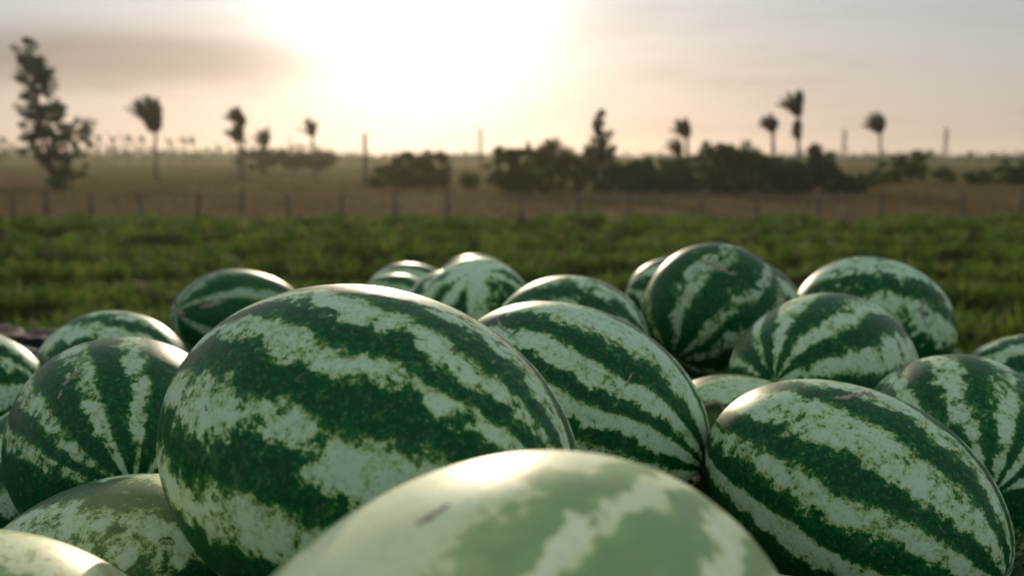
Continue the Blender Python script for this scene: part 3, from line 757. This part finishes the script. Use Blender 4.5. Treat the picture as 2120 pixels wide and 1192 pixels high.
# the melons lower in the heap
LOW = [(0.748, 1.162, -0.525, -0.949, 0.311, 0.048, 0.14, 0.11, 16),(-0.596, 1.303, -0.439, 0.573, 0.816, 0.076, 0.148, 0.123, 123),(0.175, 1.636, -0.644, -0.66, 0.751, 0.005, 0.152, 0.116, 0),(0.986, 1.49, -0.648, -0.79, 0.606, 0.092, 0.138, 0.112, 0),(0.51, 1.435, -0.64, 0.721, 0.692, 0.042, 0.156, 0.12, 0),(0.229, 1.225, -0.635, -0.641, 0.763, -0.083, 0.164, 0.125, 0),(-0.032, 1.406, -0.638, -0.999, 0.025, -0.048, 0.157, 0.122, 0),(1.043, 1.951, -0.651, -0.528, 0.849, -0.002, 0.137, 0.109, 0),(0.637, 0.82, -0.462, -0.944, 0.319, 0.089, 0.149, 0.113, 0),(-0.103, 1.077, -0.484, -0.977, 0.191, -0.099, 0.154, 0.121, 0),(-0.435, 1.612, -0.459, 0.942, 0.325, -0.082, 0.168, 0.123, 0),(-0.199, 1.469, -0.454, 0.055, 0.998, 0.012, 0.141, 0.109, 0),(0.204, 0.803, -0.475, 0.995, 0.006, 0.096, 0.148, 0.114, 0),(1.004, 1.03, -0.458, -0.703, 0.709, 0.062, 0.154, 0.117, 0),(0.122, 2.53, -0.471, -0.787, 0.617, 0.014, 0.145, 0.118, 0),(0.726, 1.589, -0.492, -0.889, 0.453, 0.066, 0.151, 0.121, 0),(-0.518, 1.99, -0.456, 0.997, 0.041, 0.06, 0.141, 0.11, 0),(-0.791, 2.876, -0.463, 0.408, 0.913, 0.006, 0.135, 0.112, 0),(0.168, 2.112, -0.469, -0.914, 0.401, -0.059, 0.147, 0.122, 0),(-0.437, 2.489, -0.455, -0.996, 0.082, -0.037, 0.139, 0.111, 0),(0.967, 1.369, -0.456, 0.372, 0.925, 0.081, 0.139, 0.113, 0),(0.167, 1.489, -0.462, -0.998, 0.067, -0.013, 0.155, 0.114, 0),(1.017, 2.609, -0.449, -0.31, 0.948, 0.073, 0.149, 0.112, 0),(0.995, 2.959, -0.461, 0.972, 0.234, 0.036, 0.141, 0.11, 0),(-0.088, 2.521, -0.638, 0.892, 0.451, 0.04, 0.153, 0.122, 0),(0.262, 2.772, -0.648, 0.987, 0.153, -0.056, 0.138, 0.112, 0),(0.264, 3.045, -0.652, 0.781, 0.624, -0.016, 0.131, 0.108, 0),(-0.957, 1.729, -0.644, -0.94, 0.33, 0.09, 0.145, 0.116, 0),(-0.567, 1.427, -0.646, 0.298, 0.954, -0.019, 0.139, 0.114, 0),(-0.194, 2.807, -0.647, -0.129, 0.991, 0.032, 0.136, 0.113, 0),(-0.278, 2.316, -0.646, 0.901, 0.435, -0.007, 0.138, 0.114, 0),(-1.01, 1.972, -0.647, -0.97, 0.243, -0.019, 0.152, 0.113, 0),(-0.789, 1.486, -0.649, -0.256, 0.967, 0.001, 0.147, 0.111, 0),(-0.596, 0.92, -0.495, -0.273, 0.961, 0.034, 0.148, 0.116, 0),(-0.861, 1.099, -0.456, 0.995, 0.087, -0.049, 0.14, 0.109, 0),(-0.731, 2.549, -0.453, -0.981, 0.193, 0.02, 0.156, 0.123, 0),(-0.074, 2.141, -0.646, -0.941, 0.34, -0.004, 0.156, 0.114, 0),(0.246, 2.344, -0.637, -0.797, 0.604, -0.02, 0.155, 0.123, 0),(-0.59, 2.729, -0.646, 0.476, 0.877, 0.065, 0.152, 0.114, 0),(-0.886, 2.68, -0.637, -0.342, 0.936, 0.084, 0.153, 0.123, 0),(0.554, 2.636, -0.651, 0.401, 0.916, -0.015, 0.14, 0.109, 0),(-0.172, 1.901, -0.638, 0.172, 0.984, 0.035, 0.151, 0.122, 0),(-0.374, 2.607, -0.646, 0.126, 0.991, 0.053, 0.147, 0.114, 0),(-0.369, 2.08, -0.645, -0.996, 0.092, -0.01, 0.137, 0.115, 0),(0.373, 2.076, -0.652, -0.217, 0.973, -0.074, 0.146, 0.108, 0),(0.719, 2.756, -0.468, -0.613, 0.788, -0.061, 0.152, 0.11, 0),(-0.804, 2.035, -0.473, 0.216, 0.975, 0.048, 0.165, 0.122, 0),(0.512, 1.943, -0.504, 0.706, 0.704, -0.078, 0.146, 0.109, 0),(0.438, 2.674, -0.455, 0.178, 0.982, -0.069, 0.143, 0.116, 0),(0.76, 1.367, -0.65, 0.708, 0.706, -0.031, 0.142, 0.11, 0),(0.492, 1.128, -0.644, 0.845, 0.529, -0.081, 0.149, 0.116, 0),(0.323, 0.532, -0.456, 0.988, 0.153, 0.0, 0.165, 0.121, 0),(-0.628, 2.391, -0.65, -0.995, 0.036, -0.095, 0.132, 0.11, 0),(-0.217, 1.64, -0.645, -0.947, 0.315, 0.069, 0.159, 0.115, 0)]
SEG, RINGS = 48, 32
low_mats = [melon_material('rind_low_' + str(k + 1), spans(7 + k, 300 + k, .5), 90 + 7.3 * k) for k in range(3)]
protos = [melon_mesh('watermelon', 1.0, .78, 400 + k, low_mats[k]) for k in range(3)]
for i, q in enumerate(LOW):
    k = i % 3
    o = protos[k] if i < 3 else protos[k].copy()
    if i >= 3: COL.objects.link(o)
    up = Vector((random.uniform(-.6, .6), random.uniform(-.6, .6), 1))
    place(o, q[0:3], q[3:6], up)
    o.matrix_world = o.matrix_world @ Matrix.Diagonal((q[6], q[7] / .78, q[7] / .78, 1))
    if i == 0: tag(o, 'watermelon glimpsed low in the bottom right corner, under the sharply striped one', 'watermelon', 'watermelons low in the heap')
    elif i == 1: tag(o, 'shaded watermelon glimpsed at the left edge behind the pale wedge striped one', 'watermelon', 'watermelons low in the heap')
    else: tag(o, 'watermelon lying out of sight in the lower layers of the heap', 'watermelon', 'watermelons buried under the top of the heap')

# scars and stalks on single fruits
bpy.context.view_layer.update()
def surf(key, px, py):
    o = MEL[key]; me = o.data
    if not hasattr(surf, 'c'): surf.c = {}
    if key not in surf.c:
        surf.c[key] = BVHTree.FromPolygons([v.co[:] for v in me.vertices], [p.vertices[:] for p in me.polygons])
    inv = o.matrix_world.inverted(); a = inv @ Vector((0, 0, CAMZ)); d = (inv.to_3x3() @ ray(px, py)).normalized()
    loc, nrm, _, _ = surf.c[key].ray_cast(a, d)
    return loc, nrm
def scar(key, pts, w, seed):
    """raised corky ribbon that follows the rind"""
    r = random.Random(seed); o = MEL[key]; v, f = [], []
    dense = []
    for (x0, y0), (x1, y1) in zip(pts[:-1], pts[1:]):
        for k in range(6): dense.append((x0 + (x1 - x0) * k / 6 + r.uniform(-1, 1) * w * .12, y0 + (y1 - y0) * k / 6 + r.uniform(-1, 1) * w * .12))
    dense.append(pts[-1]); n = len(dense)
    for i, (x, y) in enumerate(dense):
        xa, ya = dense[max(0, i - 1)]; xb, yb = dense[min(n - 1, i + 1)]
        dx, dy = xb - xa, yb - ya; q = math.hypot(dx, dy) or 1; nx, ny = -dy / q, dx / q
        ww = w * .5 * (math.sin(math.pi * (i + .4) / (n - .2)) ** .5) * r.uniform(.35, 1.25)
        row = []
        for s, hgt in ((-1, -.0004), (-.45, .0007), (.45, .0007), (1, -.0004)):
            L_ = surf(key, x + nx * ww * s, y + ny * ww * s)
            if L_[0] is None: return
            row.append(L_[0] + L_[1] * hgt)
        v += row
    for i in range(n - 1):
        for j in range(3): f.append([4 * i + j, 4 * i + j + 1, 4 * i + j + 5, 4 * i + j + 4])
    mesh_obj('scar', v, f, M_SCAR, o, True)
for i, (k, pts, w) in enumerate([
    ('m9', [(1028, 655), (1036, 676), (1063, 694)], 8), ('m9', [(1225, 665), (1228, 680), (1219, 695)], 5), ('m9', [(1308, 772), (1301, 788), (1293, 802)], 8),
    ('m24', [(1722, 824), (1755, 822), (1775, 812)], 9), ('m24', [(1768, 822), (1790, 812), (1812, 820)], 15),
    ('m16', [(1447, 538), (1478, 550), (1505, 560)], 16), ('m16', [(1492, 556), (1512, 566), (1526, 565)], 8),
    ('m18', [(1913, 618), (1909, 645), (1915, 675)], 13), ('m2', [(414, 636), (440, 630), (468, 622)], 11),
    ('m4', [(168, 762), (148, 780), (130, 797)], 10), ('m4', [(128, 808), (120, 826)], 8), ('m4', [(104, 846), (106, 862)], 8),
    ('m8', [(862, 1085), (895, 1066), (930, 1044)], 14), ('m1', [(1018, 752), (1028, 746)], 7), ('m1', [(930, 722), (940, 727), (948, 735)], 5),
    ('m1', [(425, 838), (428, 850)], 7)]):
    scar(k, pts, w, i)
def stalk(key, px_pts, lift, r0, r1):
    o = MEL[key]; pts = []
    for (x, y), l in zip(px_pts, lift):
        L_ = surf(key, x, y); pts.append(L_[0] + L_[1] * l)
    sm = []
    for i in range(len(pts) - 1):
        for k in range(4): sm.append(pts[i].lerp(pts[i + 1], k / 4))
    sm.append(pts[-1]); n = len(sm)
    MB().tube(sm, [r0 + (r1 - r0) * i / (n - 1) for i in range(n)], 7).build('stalk', M_STALK, o, True)
stalk('m25', [(1455, 846), (1470, 842), (1484, 840), (1496, 846), (1501, 858)], [.003, .006, .007, .006, .001], .0035, .0022)
stalk('m9', [(1441, 987), (1434, 986), (1424, 983)], [.001, .006, .009], .005, .003)
stalk('m2', [(380, 652), (377, 646), (372, 640)], [.0, .012, .02], .006, .004)

# ------------------------------------------------------------------ dark blue tarpaulin bundle on the trailer's left board
M_TARP = plain('tarpaulin', (.003, .005, .014), (.006, .009, .022), 20, .7, .08, .3)
def tarp(name, label, c, size, seed, mat, rz=0):
    r = np.random.default_rng(seed); nu, nv = 44, 28; v = []
    for i in range(nv + 1):
        t = math.pi * i / nv
        for j in range(nu):
            p = 2 * math.pi * j / nu; d = np.array([math.sin(t) * math.cos(p), math.sin(t) * math.sin(p), math.cos(t)]); v.append(d)
    v = np.array(v); f_ = np.ones(len(v))
    for k in range(9):
        w = r.normal(size=3) * (2 + k * 1.1); f_ += .22 / (1 + k * .55) * (np.abs(np.sin(v @ w + r.uniform(0, 6))) - .5)
    v = np.sign(v) * np.abs(v) ** .8 * f_[:, None] * np.array(size)
    faces = [(i * nu + j, (i + 1) * nu + j, (i + 1) * nu + (j + 1) % nu, i * nu + (j + 1) % nu) for i in range(nv) for j in range(nu)]
    o = mesh_obj(name, [tuple(q) for q in v], faces, mat, None, True); o.location = c; o.rotation_euler = (0, 0, rz)
    return tag(o, label, 'tarpaulin', 'tarpaulins beside the heap')
tarp('folded_tarpaulin', 'dark blue crumpled tarpaulin at the left edge behind the melons', (-1.19, 2.25, CAMZ - .515), (.10, .24, .10), 5, M_TARP)
M_TARP2 = plain('grey_tarpaulin', (.03, .03, .038), (.05, .05, .055), 20, .8, .5, .3)
tarp('folded_tarpaulin', 'small shiny grey tarpaulin fold in the gap left of the back melons', (-1.03, 2.12, CAMZ - .475), (.05, .09, .042), 6, M_TARP2)

# ------------------------------------------------------------------ evening haze
hb = MB().box((0, 480, 6.5), (1900, 1100, 15.0))
hz = hb.build('haze', None)
m, t, out = new_mat('haze_air')
pv = N(t, 'ShaderNodeVolumePrincipled'); pv.inputs['Color'].default_value = (.98, .88, .76, 1)
pv.inputs['Density'].default_value = .00030; pv.inputs['Anisotropy'].default_value = .62
t.links.new(pv.outputs[0], out.inputs['Volume']); hz.data.materials.append(m)
tag(hz, 'warm evening haze lying over the fields', 'haze', kind='stuff')
